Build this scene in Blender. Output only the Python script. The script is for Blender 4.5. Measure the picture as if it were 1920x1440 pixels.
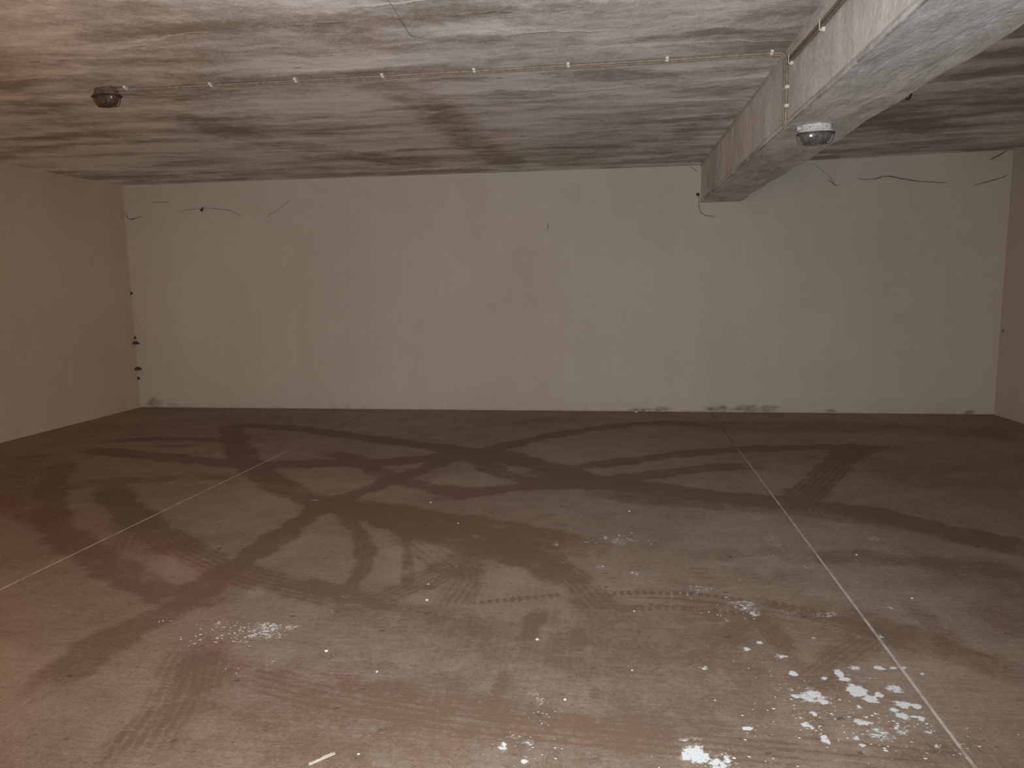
import bpy, bmesh, math, random
import numpy as np
from mathutils import Vector, Matrix

for o in list(bpy.data.objects):
    bpy.data.objects.remove(o, do_unlink=True)
sc = bpy.context.scene
COL = sc.collection
rng = random.Random(7)

# ------------------------------------------------------------------ camera
EYE = Vector((0.0, 0.0, 1.45))
YAW, PITCH, ROLL = -0.13572, -0.13516, -0.01468
_f = Vector((math.sin(YAW) * math.cos(PITCH), math.cos(YAW) * math.cos(PITCH), math.sin(PITCH)))
_r = Vector((math.cos(YAW), -math.sin(YAW), 0.0))
_u = _r.cross(_f)
_r2 = math.cos(ROLL) * _r + math.sin(ROLL) * _u
_u2 = -math.sin(ROLL) * _r + math.cos(ROLL) * _u
ROT = Matrix((_r2, _u2, -_f)).transposed()
cd = bpy.data.cameras.new('camera')
cd.sensor_width = 36.0
cd.lens = 1396.08 * 36.0 / 1920.0
cd.clip_start = 0.02
cam = bpy.data.objects.new('camera', cd)
cam.matrix_world = Matrix.Translation(EYE) @ ROT.to_4x4()
COL.objects.link(cam)
sc.camera = cam

# ------------------------------------------------------------------ light
sc.view_settings.view_transform = 'Standard'
sc.view_settings.look = 'None'
sc.view_settings.gamma = 1.0
sc.view_settings.use_curve_mapping = False
sc.view_settings.exposure = 0.0

w = bpy.data.worlds.new('world')
sc.world = w
w.use_nodes = True
w.node_tree.nodes['Background'].inputs[0].default_value = (0.5, 0.45, 0.4, 1)
w.node_tree.nodes['Background'].inputs[1].default_value = 0.0

# the phone's own flash, a few centimetres to the right of the lens, aimed with it
fd = bpy.data.lights.new('phone_flash', 'SPOT')
fd.energy = 555.0
fd.color = (0.83, 0.945, 1.0)
fd.spot_size = math.radians(117)
fd.spot_blend = 1.0
fd.shadow_soft_size = 0.008
fo = bpy.data.objects.new('phone_flash', fd)
fo.matrix_world = Matrix.Translation(EYE + 0.035 * _r2 + 0.02 * _u2) @ ROT.to_4x4()
COL.objects.link(fo)

# dim warm fill light added behind the photographer, no known lamp there
ad = bpy.data.lights.new('warm_fill_behind', 'AREA')
ad.shape = 'RECTANGLE'
ad.size, ad.size_y = 5.0, 1.6
ad.energy = 70.0
ad.color = (1.0, 0.47, 0.12)
ao = bpy.data.objects.new('warm_fill_behind', ad)
ao.location = (-0.8, -3.6, 1.6)
ao.rotation_euler = (math.radians(90), 0, 0)
COL.objects.link(ao)


# weak orange fill light added out of frame, low left, hinting at lens flare
ld = bpy.data.lights.new('warm_fill_left', 'POINT')
ld.energy = 44.0
ld.color = (1.0, 0.53, 0.20)
ld.shadow_soft_size = 0.15
lo = bpy.data.objects.new('warm_fill_left', ld)
lo.location = (-3.5, 1.3, 0.55)
COL.objects.link(lo)


# ------------------------------------------------------------------ helpers
def tag(o, label=None, cat=None, group=None, kind=None):
    if label: o['label'] = label
    if cat: o['category'] = cat
    if group: o['group'] = group
    if kind: o['kind'] = kind
    return o


def empty(name, loc, rz=0.0):
    o = bpy.data.objects.new(name, None)
    o.empty_display_size = 0.05
    o.location = loc
    o.rotation_euler = (0, 0, rz)
    COL.objects.link(o)
    return o


def link(name, me, m, parent=None, smooth=False):
    o = bpy.data.objects.new(name, me)
    COL.objects.link(o)
    if m: me.materials.append(m)
    if parent: o.parent = parent
    if smooth and len(me.polygons):
        me.polygons.foreach_set('use_smooth', [True] * len(me.polygons))
    return o


def from_bm(name, bm, m, parent=None, smooth=False):
    me = bpy.data.meshes.new(name)
    bm.normal_update()
    bm.to_mesh(me)
    bm.free()
    return link(name, me, m, parent, smooth)


def from_py(name, vs, fs, m, parent=None, smooth=False):
    me = bpy.data.meshes.new(name)
    me.from_pydata([tuple(v) for v in vs], [], fs)
    me.update()
    return link(name, me, m, parent, smooth)


def add_box(bm, c, s, rot=None):
    r = bmesh.ops.create_cube(bm, size=1.0)
    mt = Matrix.Translation(c) @ (rot.to_4x4() if rot else Matrix()) @ Matrix.Diagonal((s[0], s[1], s[2], 1))
    bmesh.ops.transform(bm, matrix=mt, verts=r['verts'])
    return r['verts']


def add_cyl(bm, a, b, r1, r2=None, n=10):
    a, b = Vector(a), Vector(b)
    d = b - a
    res = bmesh.ops.create_cone(bm, cap_ends=True, segments=n, radius1=r1, radius2=r1 if r2 is None else r2, depth=d.length)
    q = d.to_track_quat('Z', 'Y').to_matrix().to_4x4()
    bmesh.ops.transform(bm, matrix=Matrix.Translation((a + b) / 2) @ q, verts=res['verts'])


def tube(pts, rad, n=8, closed=False):
    """swept tube as vertex and face lists; rad is a number or one per point"""
    P = [Vector(p) for p in pts]
    N = len(P)
    rads = [rad] * N if isinstance(rad, (int, float)) else list(rad)
    vs, fs = [], []
    up = None
    for i in range(N):
        if closed:
            t = P[(i + 1) % N] - P[i - 1]
        else:
            t = P[min(i + 1, N - 1)] - P[max(i - 1, 0)]
        t.normalize()
        if up is None:
            up = Vector((0, 0, 1)) if abs(t.z) < 0.9 else Vector((0, 1, 0))
        s = t.cross(up).normalized()
        up = s.cross(t).normalized()
        for k in range(n):
            a = 2 * math.pi * k / n
            vs.append(P[i] + rads[i] * (math.cos(a) * s + math.sin(a) * up))
    for i in range(N if closed else N - 1):
        j = (i + 1) % N
        for k in range(n):
            l = (k + 1) % n
            fs.append((i * n + k, i * n + l, j * n + l, j * n + k))
    if not closed:
        fs.append(tuple(range(n))[::-1])
        fs.append(tuple((N - 1) * n + k for k in range(n)))
    return vs, fs


def smooth_path(pts, step=0.01, it=2):
    P = [Vector(p) for p in pts]
    for _ in range(it):
        Q = [P[0]]
        for a, b in zip(P[:-1], P[1:]):
            Q += [a.lerp(b, 0.25), a.lerp(b, 0.75)]
        Q.append(P[-1])
        P = Q
    return P


class Mat:
    def __init__(self, name, rough=0.8):
        self.m = bpy.data.materials.new(name)
        self.m.use_nodes = True
        self.nt = self.m.node_tree
        self.b = self.nt.nodes['Principled BSDF']
        self.b.inputs['Roughness'].default_value = rough
        self.b.inputs['Specular IOR Level'].default_value = 0.25
        self.co = self.nt.nodes.new('ShaderNodeTexCoord').outputs['Object']

    def node(self, t): return self.nt.nodes.new(t)

    def put(self, sock, v):
        if hasattr(v, 'is_output'): self.nt.links.new(v, sock)
        elif isinstance(v, tuple) and len(v) == 3 and sock.type == 'RGBA': sock.default_value = (*v, 1)
        else: sock.default_value = v

    def map(self, scale=(1, 1, 1), rot=(0, 0, 0), loc=(0, 0, 0), vec=None):
        n = self.node('ShaderNodeMapping')
        self.nt.links.new(vec or self.co, n.inputs['Vector'])
        n.inputs['Scale'].default_value = scale
        n.inputs['Rotation'].default_value = rot
        n.inputs['Location'].default_value = loc
        return n.outputs[0]

    def noise(self, vec=None, scale=1.0, detail=4.0, rough=0.55, dist=0.0):
        n = self.node('ShaderNodeTexNoise')
        self.nt.links.new(vec or self.co, n.inputs['Vector'])
        n.inputs['Scale'].default_value = scale
        n.inputs['Detail'].default_value = detail
        n.inputs['Roughness'].default_value = rough
        n.inputs['Distortion'].default_value = dist
        return n.outputs[0]

    def math(self, op, a, b=0.0, clamp=False):
        n = self.node('ShaderNodeMath')
        n.operation = op
        n.use_clamp = clamp
        self.put(n.inputs[0], a)
        self.put(n.inputs[1], b)
        return n.outputs[0]

    def sstep(self, v, lo, hi, a=0.0, b=1.0):
        n = self.node('ShaderNodeMapRange')
        n.interpolation_type = 'SMOOTHSTEP'
        self.put(n.inputs['Value'], v)
        self.put(n.inputs['From Min'], lo)
        self.put(n.inputs['From Max'], hi)
        n.inputs['To Min'].default_value = a
        n.inputs['To Max'].default_value = b
        return n.outputs[0]

    def lin(self, v, lo, hi, a=0.0, b=1.0):
        n = self.node('ShaderNodeMapRange')
        self.put(n.inputs['Value'], v)
        n.inputs['From Min'].default_value = lo
        n.inputs['From Max'].default_value = hi
        n.inputs['To Min'].default_value = a
        n.inputs['To Max'].default_value = b
        return n.outputs[0]

    def mix(self, f, a, b, mode='MIX'):
        n = self.node('ShaderNodeMix')
        n.data_type = 'RGBA'
        n.blend_type = mode
        self.put(n.inputs[0], f)
        self.put(n.inputs[6], a)
        self.put(n.inputs[7], b)
        return n.outputs[2]

    def attr(self, name):
        n = self.node('ShaderNodeAttribute')
        n.attribute_name = name
        return n.outputs['Fac']

    def bump(self, h, dist=0.01, strength=1.0):
        n = self.node('ShaderNodeBump')
        n.inputs['Distance'].default_value = dist
        n.inputs['Strength'].default_value = strength
        self.put(n.inputs['Height'], h)
        self.nt.links.new(n.outputs[0], self.b.inputs['Normal'])

    def color(self, c): self.put(self.b.inputs['Base Color'], c)


def plain(name, c, rough=0.6, metal=0.0, grime=0.25, scale=30.0):
    M = Mat(name, rough)
    n = M.noise(scale=scale, detail=3)
    d = tuple(x * (1 - grime) for x in c)
    M.color(M.mix(M.sstep(n, 0.35, 0.65), c, d))
    M.b.inputs['Metallic'].default_value = metal
    return M.m


# ------------------------------------------------------------------ dimensions (metres, measured from the camera's foot)
H = 2.655                 # ceiling
YB = 8.345                # far wall
BX0, BX1, BZ = 0.92, 1.342, 2.2687   # beam
Y0 = -4.2                 # end of the garage behind the photographer


def left_x(y): return -5.755 - 0.030 * (YB - y)
def joint_l(y): return -2.805 - 0.0355 * (7.65 - y)
def joint_r(y): return 1.074
def ceil_z(x): return H + 0.018 * max(0.0, x - BX1)


# the oblique end wall on the right: corner, then back towards the entrance
RW = [(3.985, YB), (4.60, 7.32), (4.60, Y0)]


def right_x(y):
    if y > RW[1][1]:
        return RW[0][0] + (RW[0][1] - y) / (RW[0][1] - RW[1][1]) * (RW[1][0] - RW[0][0])
    return RW[1][0]


# ------------------------------------------------------------------ wear marks and broad darker tones, in floor / ceiling metres
MARKS = [
    ('skid',0.016,1,[(-1.345,2.512),(-1.15,2.456),(-0.969,2.414),(-0.69,2.357),(-0.444,2.326),(-0.26,2.311),(-0.069,2.299),(0.228,2.279),(0.587,2.263)]),
    ('skid',0.016,1,[(-1.323,2.468),(-1.132,2.414),(-0.954,2.373),(-0.68,2.319),(-0.438,2.289),(-0.256,2.275),(-0.068,2.263),(0.225,2.244),(0.579,2.229)]),
    ('skid',0.016,1,[(-1.298,2.418),(-1.111,2.366),(-0.937,2.327),(-0.668,2.275),(-0.43,2.247),(-0.252,2.234),(-0.067,2.223),(0.221,2.205),(0.57,2.192)]),
    ('skid',0.016,1,[(-1.274,2.37),(-1.091,2.32),(-0.92,2.283),(-0.656,2.234),(-0.423,2.206),(-0.248,2.194),(-0.066,2.184),(0.218,2.168),(0.561,2.155)]),
    ('skid',0.014,0.92,[(-1.659,2.544),(-1.573,2.377),(-1.52,2.226),(-1.487,2.09)]),
    ('skid',0.014,0.92,[(-1.613,2.549),(-1.529,2.382),(-1.479,2.231),(-1.449,2.094)]),
    ('skid',0.014,0.92,[(-1.575,2.553),(-1.494,2.385),(-1.446,2.234),(-1.417,2.098)]),
    ('skid',0.016,0.92,[(0.055,3.33),(0.274,3.329),(0.461,3.301),(0.683,3.24),(0.885,3.157),(1.059,3.029)]),
    ('skid',0.014,0.805,[(0.03,3.223),(0.315,3.252),(0.543,3.221),(0.792,3.132)]),
    ('skid',0.02,0.69,[(0.382,3.702),(0.594,3.716)]),
    ('skid',0.03,0.805,[(1.385,2.944),(1.464,2.886)]),
    ('skid',0.02,0.805,[(0.533,2.235),(0.735,2.226),(1.006,2.215)]),
    ('skid',0.02,0.69,[(0.596,2.303),(0.816,2.283),(1.06,2.273)]),
    ('skid',0.26,0.6,[(-4.591,5.567),(-4.303,5.121),(-3.953,4.637),(-3.55,4.154),(-3.182,3.817),(-2.825,3.575),(-2.483,3.358),(-2.189,3.178),(-1.983,3.076)]),
    ('skid',0.24,0.782,[(-1.984,3.035),(-1.97,3.401),(-1.925,3.802),(-1.919,4.278),(-1.899,4.56),(-1.762,4.928),(-1.6,5.304),(-1.483,5.589),(-1.326,5.999),(-1.194,6.269)]),
    ('skid',0.3,0.828,[(-3.965,7.199),(-3.465,6.376),(-2.944,5.599),(-2.472,5.082),(-2.111,4.753),(-1.766,4.548),(-1.416,4.355),(-1.084,4.123),(-0.825,3.948),(-0.596,3.836),(-0.411,3.743),(-0.257,3.542)]),
    ('skid',0.34,0.552,[(-1.796,4.629),(-1.393,4.512),(-0.985,4.259),(-0.652,4.008),(-0.391,3.823)]),
    ('skid',0.34,0.552,[(-1.965,4.676),(-1.518,4.456),(-1.074,4.354),(-0.792,4.277),(-0.456,4.162),(-0.169,3.967)]),
    ('skid',0.3,0.75,[(-4.76,6.062),(-4.088,5.898),(-3.496,5.744),(-2.953,5.617),(-2.555,5.683),(-2.199,5.746),(-1.858,5.772),(-1.574,5.942),(-1.314,6.158)]),
    ('skid',0.28,0.85,[(-3.964,7.287),(-3.589,7.251),(-3.197,7.159),(-2.499,6.801),(-1.891,6.528),(-1.292,6.283),(-0.946,6.184)]),
    ('skid',0.26,0.85,[(-1.351,6.115),(-1.14,6.231),(-0.983,6.433),(-0.763,6.743),(-0.37,7.167),(0.061,7.494),(0.388,7.658),(0.712,7.676),(1.008,7.494)]),
    ('skid',0.3,0.95,[(-1.606,6.39),(-1.229,6.204),(-0.867,5.956),(-0.628,5.792),(-0.424,5.637),(-0.189,5.401),(0.121,5.278)]),
    ('skid',0.22,0.8,[(-1.004,6.262),(-0.722,6.043),(-0.5,5.802),(-0.299,5.613),(-0.153,5.528)]),
    ('skid',0.26,0.8,[(-0.593,5.462),(-0.406,5.671),(-0.119,5.831),(0.224,6.055),(0.632,6.296),(1.053,6.468),(1.673,6.615),(2.28,6.636)]),
    ('skid',0.26,0.782,[(-1.153,4.847),(-0.92,4.998),(-0.711,5.125),(-0.185,5.297),(0.205,5.509),(0.578,5.73),(0.834,5.851),(1.091,5.887)]),
    ('skid',0.34,0.782,[(-0.534,5.269),(-0.185,5.282),(0.195,5.228),(0.55,5.068),(0.886,4.969),(1.145,4.906),(1.503,4.776),(1.745,4.576),(1.953,4.366),(2.207,4.15)]),
    ('skid',0.3,0.46,[(-0.066,5.029),(0.357,4.875),(0.861,4.823),(1.323,4.706),(1.719,4.504),(2.033,4.233)]),
    ('skid',0.26,0.736,[(-2.449,6.118),(-2.176,5.898),(-1.879,5.558),(-1.624,5.287),(-1.373,5.114),(-1.111,4.996),(-0.802,4.968)]),
    ('skid',0.26,0.69,[(-1.276,6.201),(-1.047,5.832),(-0.828,5.475),(-0.576,5.295),(-0.379,5.281)]),
    ('rib',0.3,0.874,[(2.334,6.64),(2.149,6.565),(1.988,6.432),(1.815,6.154),(1.665,5.83),(1.464,5.43),(1.263,5.051),(1.187,4.946)]),
    ('rib',0.28,0.624,[(-3.63,4.829),(-3.338,4.534),(-3.068,4.285),(-2.734,4.001),(-2.342,3.695),(-2.015,3.483),(-1.753,3.346),(-1.484,3.268),(-1.228,3.177)]),
    ('skid',0.26,0.46,[(-3.659,4.869),(-3.383,4.581),(-3.108,4.315),(-2.829,4.092)]),
    ('skid',0.26,0.6,[(-2.065,2.305),(-2.07,2.411),(-2.071,2.5),(-2.076,2.663),(-2.044,2.792),(-1.997,2.911),(-1.95,3.045),(-1.838,3.176)]),
    ('skid',0.3,0.368,[(-4.373,4.669),(-4.205,4.824),(-4.057,4.909),(-3.781,5.007),(-3.337,5.197),(-2.831,5.318)]),
    ('skid',0.28,0.368,[(-4.207,4.485),(-3.787,4.279),(-3.398,3.99)]),
    ('skid',0.24,0.55,[(-4.798,6.404),(-4.468,6.574),(-4.012,6.554),(-3.669,6.527)]),
    ('skid',0.2,0.6,[(-4.191,6.235),(-3.951,6.274),(-3.773,6.332)]),
    ('rib',0.26,0.52,[(-1.667,2.651),(-1.636,2.505),(-1.579,2.376),(-1.53,2.242),(-1.506,2.118),(-1.475,1.993),(-1.453,1.916)]),
    ('rib',0.22,0.624,[(-1.623,2.656),(-1.552,2.474),(-1.49,2.332),(-1.461,2.233)]),
    ('rib',0.26,0.304,[(-1.362,2.503),(-1.136,2.424),(-0.919,2.384),(-0.686,2.341),(-0.441,2.307),(-0.258,2.296),(-0.068,2.281),(0.226,2.261),(0.583,2.246),(0.887,2.22),(1.102,2.199)]),
    ('tread',0.14,0.517,[(-0.986,2.459),(-0.728,2.404),(-0.448,2.345),(-0.17,2.306),(0.092,2.293),(0.229,2.291)]),
    ('dots',0.05,0.92,[(-0.634,3.184),(-0.458,3.243),(-0.362,3.276),(-0.241,3.318)]),
    ('dots',0.05,0.92,[(-0.105,3.338),(0.081,3.375),(0.328,3.394),(0.471,3.372),(0.608,3.339)]),
    ('dots',0.05,0.805,[(0.054,3.192),(0.195,3.218),(0.336,3.221),(0.494,3.2),(0.605,3.19)]),
    ('tread',0.12,0.632,[(0.678,3.335),(0.821,3.255),(0.978,3.176),(1.075,3.078)]),
    ('skid',0.26,0.44,[(0.964,3.286),(1.108,3.115),(1.22,3.023),(1.333,2.913),(1.497,2.765)]),
    ('skid',0.24,0.44,[(0.946,3.897),(1.146,3.947),(1.36,3.952),(1.646,3.882),(2.03,3.8)]),
    ('skid',0.2,0.32,[(0.34,3.831),(0.569,3.915),(0.773,3.982),(0.978,4.034)]),
    ('skid',0.1,0.805,[(-0.322,3.121),(-0.334,3.015),(-0.351,2.858)]),
    ('skid',0.075,1,[(-0.148,2.984),(-0.117,2.828)]),
    ('tread',0.07,0.862,[(-0.396,2.591),(-0.399,2.486),(-0.404,2.382)]),
    ('tread',0.05,0.805,[(-0.066,2.523),(-0.06,2.447)]),
    ('skid',0.1,0.46,[(-0.577,2.511),(-0.55,2.441)]),
    ('rib',0.14,0.828,[(-1.705,4.384),(-1.528,4.16),(-1.393,3.921),(-1.298,3.658),(-1.261,3.457),(-1.275,3.233)]),
    ('skid',0.08,0.69,[(-1.198,4.094),(-1.126,3.835),(-1.04,3.571),(-0.981,3.337)]),
    ('rib',0.34,0.52,[(-1.178,4.115),(-1.035,3.928),(-0.907,3.774),(-0.792,3.617)]),
    ('rib',0.26,0.472,[(-0.748,3.711),(-0.87,3.495),(-0.982,3.306),(-1.092,3.155),(-1.264,3.069)]),
    ('rib',0.24,0.52,[(-0.808,3.721),(-0.701,3.464),(-0.721,3.301),(-0.727,3.152)]),
    ('rib',0.26,0.624,[(-0.42,3.821),(-0.291,3.644),(-0.16,3.451),(-0.091,3.274),(-0.017,3.142)]),
    ('skid',0.2,0.32,[(-1.538,3.347),(-1.268,3.215),(-1.039,3.149),(-0.816,3.06),(-0.612,3.002),(-0.463,2.942)]),
    ('skid',0.3,0.28,[(-1.148,3.026),(-0.896,2.998),(-0.658,2.997),(-0.444,2.968)]),
    ('rib',0.2,0.416,[(0.626,3.181),(0.515,3.044),(0.411,2.916)]),
    ('rib',0.2,0.52,[(1.067,3.054),(0.919,2.903),(0.802,2.767),(0.719,2.663)]),
    ('rib',0.14,0.678,[(0.65,3.132),(0.676,2.943),(0.693,2.796)]),
    ('rib',0.14,0.747,[(0.658,2.419),(0.677,2.361),(0.678,2.304)]),
    ('rib',0.3,0.312,[(0.735,3.509),(0.908,3.623),(1.001,3.599)]),
    ('rib',0.3,0.36,[(-2.666,3.606),(-2.789,3.854),(-2.881,4.037),(-3.032,4.179)]),
    ('skid',0.5,0.44,[(1.538,3.15),(1.696,3.266),(1.857,3.334)]),
    ('skid',0.16,0.4,[(1.312,3.388),(1.358,2.971)]),
    ('skid',0.3,0.28,[(-1.03,2.098),(-1.113,2.239),(-1.162,2.368)]),
    ('skid',0.3,0.24,[(-0.714,2.0),(-0.709,2.12),(-0.705,2.192)]),
    ('tread',0.22,0.24,[(0.907,2.274),(1.051,2.251),(1.235,2.259)]),
    ('skid',0.3,0.32,[(0.218,3.623),(0.472,3.58),(0.768,3.677)]),
    ('skid',0.9,0.35,[(0.799,7.482),(1.835,7.543),(2.799,7.467),(3.649,7.267)]),
    ('skid',1.3,0.23,[(1.903,5.849),(2.235,5.715),(2.624,5.524),(2.84,5.209)]),
    ('skid',0.7,0.24,[(1.666,4.357),(1.745,3.878),(1.87,3.622),(1.987,3.456)]),
    ('skid',0.5,0.322,[(-5.147,5.884),(-4.553,5.022),(-3.932,4.266)]),
    ('skid',1.7,0.36,[(-1.461,2.078),(-0.794,2.243),(-0.083,2.353),(0.619,2.4)]),
    ('skid',1.3,0.32,[(-0.328,2.956),(0.114,2.907),(0.755,2.974)]),
    ('skid',0.7,0.1,[(-4.919,7.448),(-3.791,7.671),(-2.592,7.737),(-1.392,7.646),(-0.275,7.863)]),
]
CHALK = [
    (0.255,2.174,0.049,0.053,1.5),
    (0.318,2.138,0.035,0.036,1.1),
    (0.352,2.159,0.013,0.031,1.0),
    (0.666,2.702,0.016,0.02,2.0),
    (0.834,2.724,0.017,0.039,1.6),
    (0.841,2.683,0.023,0.019,1.3),
    (0.861,2.603,0.037,0.043,1.7),
    (0.892,2.555,0.029,0.028,1.4),
    (0.7,2.55,0.055,0.053,1.15),
    (0.64,2.547,0.017,0.014,1.5),
    (0.727,2.52,0.018,0.017,1.6),
    (0.997,2.635,0.033,0.037,1.1),
    (0.929,2.586,0.018,0.021,1.4),
    (0.988,2.532,0.032,0.027,1.3),
    (1.028,2.527,0.021,0.02,1.4),
    (0.962,2.462,0.024,0.026,1.3),
    (0.948,2.495,0.018,0.017,1.5),
    (0.82,2.41,0.034,0.019,1.2),
    (0.853,2.349,0.044,0.048,0.85),
    (0.927,2.374,0.027,0.033,0.85),
    (0.672,2.3,0.017,0.023,1.3),
    (0.44,2.332,0.019,0.012,1.8),
    (0.772,2.317,0.015,0.012,1.3),
    (0.778,2.279,0.011,0.011,1.3),
    (0.635,2.374,0.021,0.018,1.1),
    (0.646,2.363,0.01,0.009,1.5),
    (0.993,2.78,0.02,0.02,1.5),
    (1.046,2.785,0.016,0.012,1.3),
    (1.085,2.79,0.018,0.012,1.1),
    (0.899,2.77,0.031,0.024,1.0),
    (1.133,2.749,0.012,0.012,1.3),
    (1.017,2.453,0.014,0.016,1.5),
    (0.998,2.46,0.009,0.01,1.4),
    (0.655,2.829,0.028,0.021,1.0),
    (0.591,2.935,0.017,0.014,1.3),
    (0.529,2.875,0.015,0.018,1.5),
    (0.813,2.999,0.009,0.009,1.7),
    (0.769,2.679,0.012,0.015,1.2),
    (0.845,2.647,0.009,0.007,1.2),
    (0.672,2.443,0.011,0.016,1.4),
    (0.836,2.499,0.011,0.013,1.4),
    (0.88,2.466,0.007,0.01,1.3),
    (1.008,2.375,0.02,0.012,0.9),
    (1.005,2.299,0.01,0.011,1.2),
    (1.057,2.27,0.006,0.008,1.1),
    (0.345,2.71,0.02,0.016,0.9),
    (0.357,2.489,0.007,0.007,1.2),
    (-1.464,2.847,0.087,0.067,0.72),
    (-1.426,2.792,0.09,0.037,0.66),
    (-1.365,2.867,0.037,0.034,0.8),
    (-1.693,2.874,0.023,0.029,0.8),
    (-1.489,2.776,0.031,0.023,0.8),
    (-1.519,2.721,0.04,0.009,0.9),
    (-1.314,2.572,0.025,0.031,0.62),
    (0.586,3.303,0.081,0.04,0.74),
    (0.595,3.259,0.065,0.034,0.74),
    (0.408,3.457,0.075,0.051,0.62),
    (0.62,3.207,0.028,0.033,0.8),
    (0.774,3.244,0.069,0.033,0.5),
    (0.913,3.221,0.068,0.027,0.6),
    (0.952,3.241,0.041,0.022,0.6),
    (-0.339,2.148,0.015,0.032,1.1),
    (-0.309,2.202,0.027,0.014,0.72),
    (-0.264,2.082,0.013,0.013,1.3),
    (-0.263,2.178,0.03,0.017,0.6),
    (-0.249,2.416,0.017,0.04,0.72),
    (-0.276,2.464,0.023,0.028,0.6),
    (-0.312,3.996,0.018,0.043,0.9),
    (0.036,4.072,0.042,0.088,0.62),
    (-0.061,3.68,0.027,0.043,0.7),
    (0.112,3.612,0.053,0.035,0.55),
    (-0.039,4.127,0.015,0.036,0.8),
    (0.891,4.152,0.047,0.159,0.5),
    (0.903,4.242,0.03,0.092,0.5),
    (1.457,4.248,0.041,0.054,0.5),
    (1.535,4.229,0.046,0.036,0.55),
    (1.32,4.468,0.092,0.081,0.45),
    (1.281,4.724,0.085,0.09,0.4),
    (0.877,4.634,0.072,0.153,0.42),
    (1.018,5.12,0.043,0.079,0.42),
    (0.812,3.899,0.083,0.063,0.42),
    (0.985,3.782,0.027,0.044,0.45),
    (1.234,3.324,0.069,0.04,0.5),
    (1.264,3.196,0.044,0.032,0.42),
    (1.084,3.041,0.015,0.029,0.7),
    (0.998,3.032,0.017,0.019,0.7),
    (1.051,2.883,0.02,0.03,0.5),
    (1.153,3.614,0.035,0.054,0.38),
    (1.511,3.729,0.031,0.035,0.4),
    (0.777,2.48,0.053,0.046,0.42),
    (0.84,2.308,0.033,0.023,0.5),
    (0.259,2.257,0.044,0.023,0.5),
    (0.611,2.596,0.045,0.044,0.42),
    (0.224,2.239,0.023,0.023,0.6),
    (0.896,2.7,0.115,0.116,0.3),
    (0.932,2.434,0.104,0.095,0.3),
    (0.683,2.518,0.109,0.069,0.34),
    (0.296,2.153,0.112,0.065,0.36),
    (0.491,2.355,0.069,0.043,0.3),
    (-2.03,4.696,0.051,0.024,0.7),
    (-1.051,2.521,0.01,0.015,0.5),
    (-1.237,3.2,0.02,0.023,0.55),
    (-1.015,3.151,0.025,0.017,0.5),
    (-1.731,3.231,0.047,0.06,0.3),
    (-1.587,3.214,0.046,0.036,0.3),
    (-1.453,3.215,0.036,0.03,0.3),
    (-1.268,3.013,0.053,0.052,0.35),
]
LIGHT = [
    (-2.326,4.84,0.305,0.339,0.5),
    (-2.284,3.449,0.197,0.223,0.55),
    (-1.003,3.805,0.204,0.224,0.6),
    (-0.419,3.56,0.16,0.193,0.45),
    (-1.055,5.301,0.278,0.239,0.55),
    (-1.991,5.151,0.239,0.203,0.35),
    (-1.806,6.226,0.33,0.206,0.3),
    (-2.355,4.187,0.201,0.199,0.3),
    (-1.83,3.943,0.14,0.131,0.3),
    (-1.696,3.215,0.057,0.072,0.5),
    (-1.523,3.22,0.051,0.036,0.4),
    (-1.743,5.403,0.165,0.126,0.2),
    (-1.488,5.727,0.195,0.122,0.4),
    (0.006,3.436,0.303,0.385,0.3),
    (0.811,4.188,0.412,0.456,0.35),
    (0.606,3.627,0.31,0.277,0.25),
    (0.542,5.356,0.227,0.117,0.35),
    (-1.8,2.467,0.165,0.15,0.35),
    (1.123,5.476,0.228,0.181,0.3),
    (1.149,2.691,0.225,0.229,0.15),
    (-0.389,6.067,0.177,0.114,0.4),
    (0.411,5.652,0.12,0.065,0.4),
    (-1.091,3.494,0.189,0.15,0.4),
    (-1.234,3.589,0.112,0.101,0.4),
]
SMUDGE_TONE = [
    ('sm',2.6,0.55,[(1.324,3.811),(1.843,4.759),(2.289,6.458),(2.562,7.877)]),  # broad darker tone over the whole bay right of the beam
    ('sm',0.45,0.8,[(-3.158,5.06),(-3.033,5.549),(-2.938,6.051),(-2.728,6.421),(-2.418,6.91),(-1.899,7.682)]),
    ('sm',0.55,1.0,[(-1.466,4.529),(-1.327,4.856),(-1.238,5.366),(-1.222,5.828),(-1.211,6.424),(-1.105,7.205),(-1.043,7.882)]),
    ('sm',0.35,0.6,[(-0.445,4.329),(-0.187,4.539),(0.157,4.78),(0.566,5.05),(0.861,5.245)]),
    ('sm',0.5,0.5,[(-3.659,4.228),(-3.775,4.616),(-3.914,5.08),(-3.934,5.567),(-3.8,6.058)]),
    ('sm',0.4,0.4,[(-2.639,3.916),(-2.406,4.042),(-2.131,4.115)]),
    ('sm',0.3,0.5,[(0.478,7.126),(0.704,6.23),(0.864,5.466)]),
    ('sm',0.5,0.5,[(-3.205,6.588),(-2.571,7.186),(-1.307,7.475)]),
    ('sm',0.6,0.6,[(1.863,6.37),(2.461,6.395),(3.03,6.232)]),
    ('sm',0.5,0.5,[(-1.221,3.425),(-1.348,3.622),(-1.265,3.843)]),
]



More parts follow.
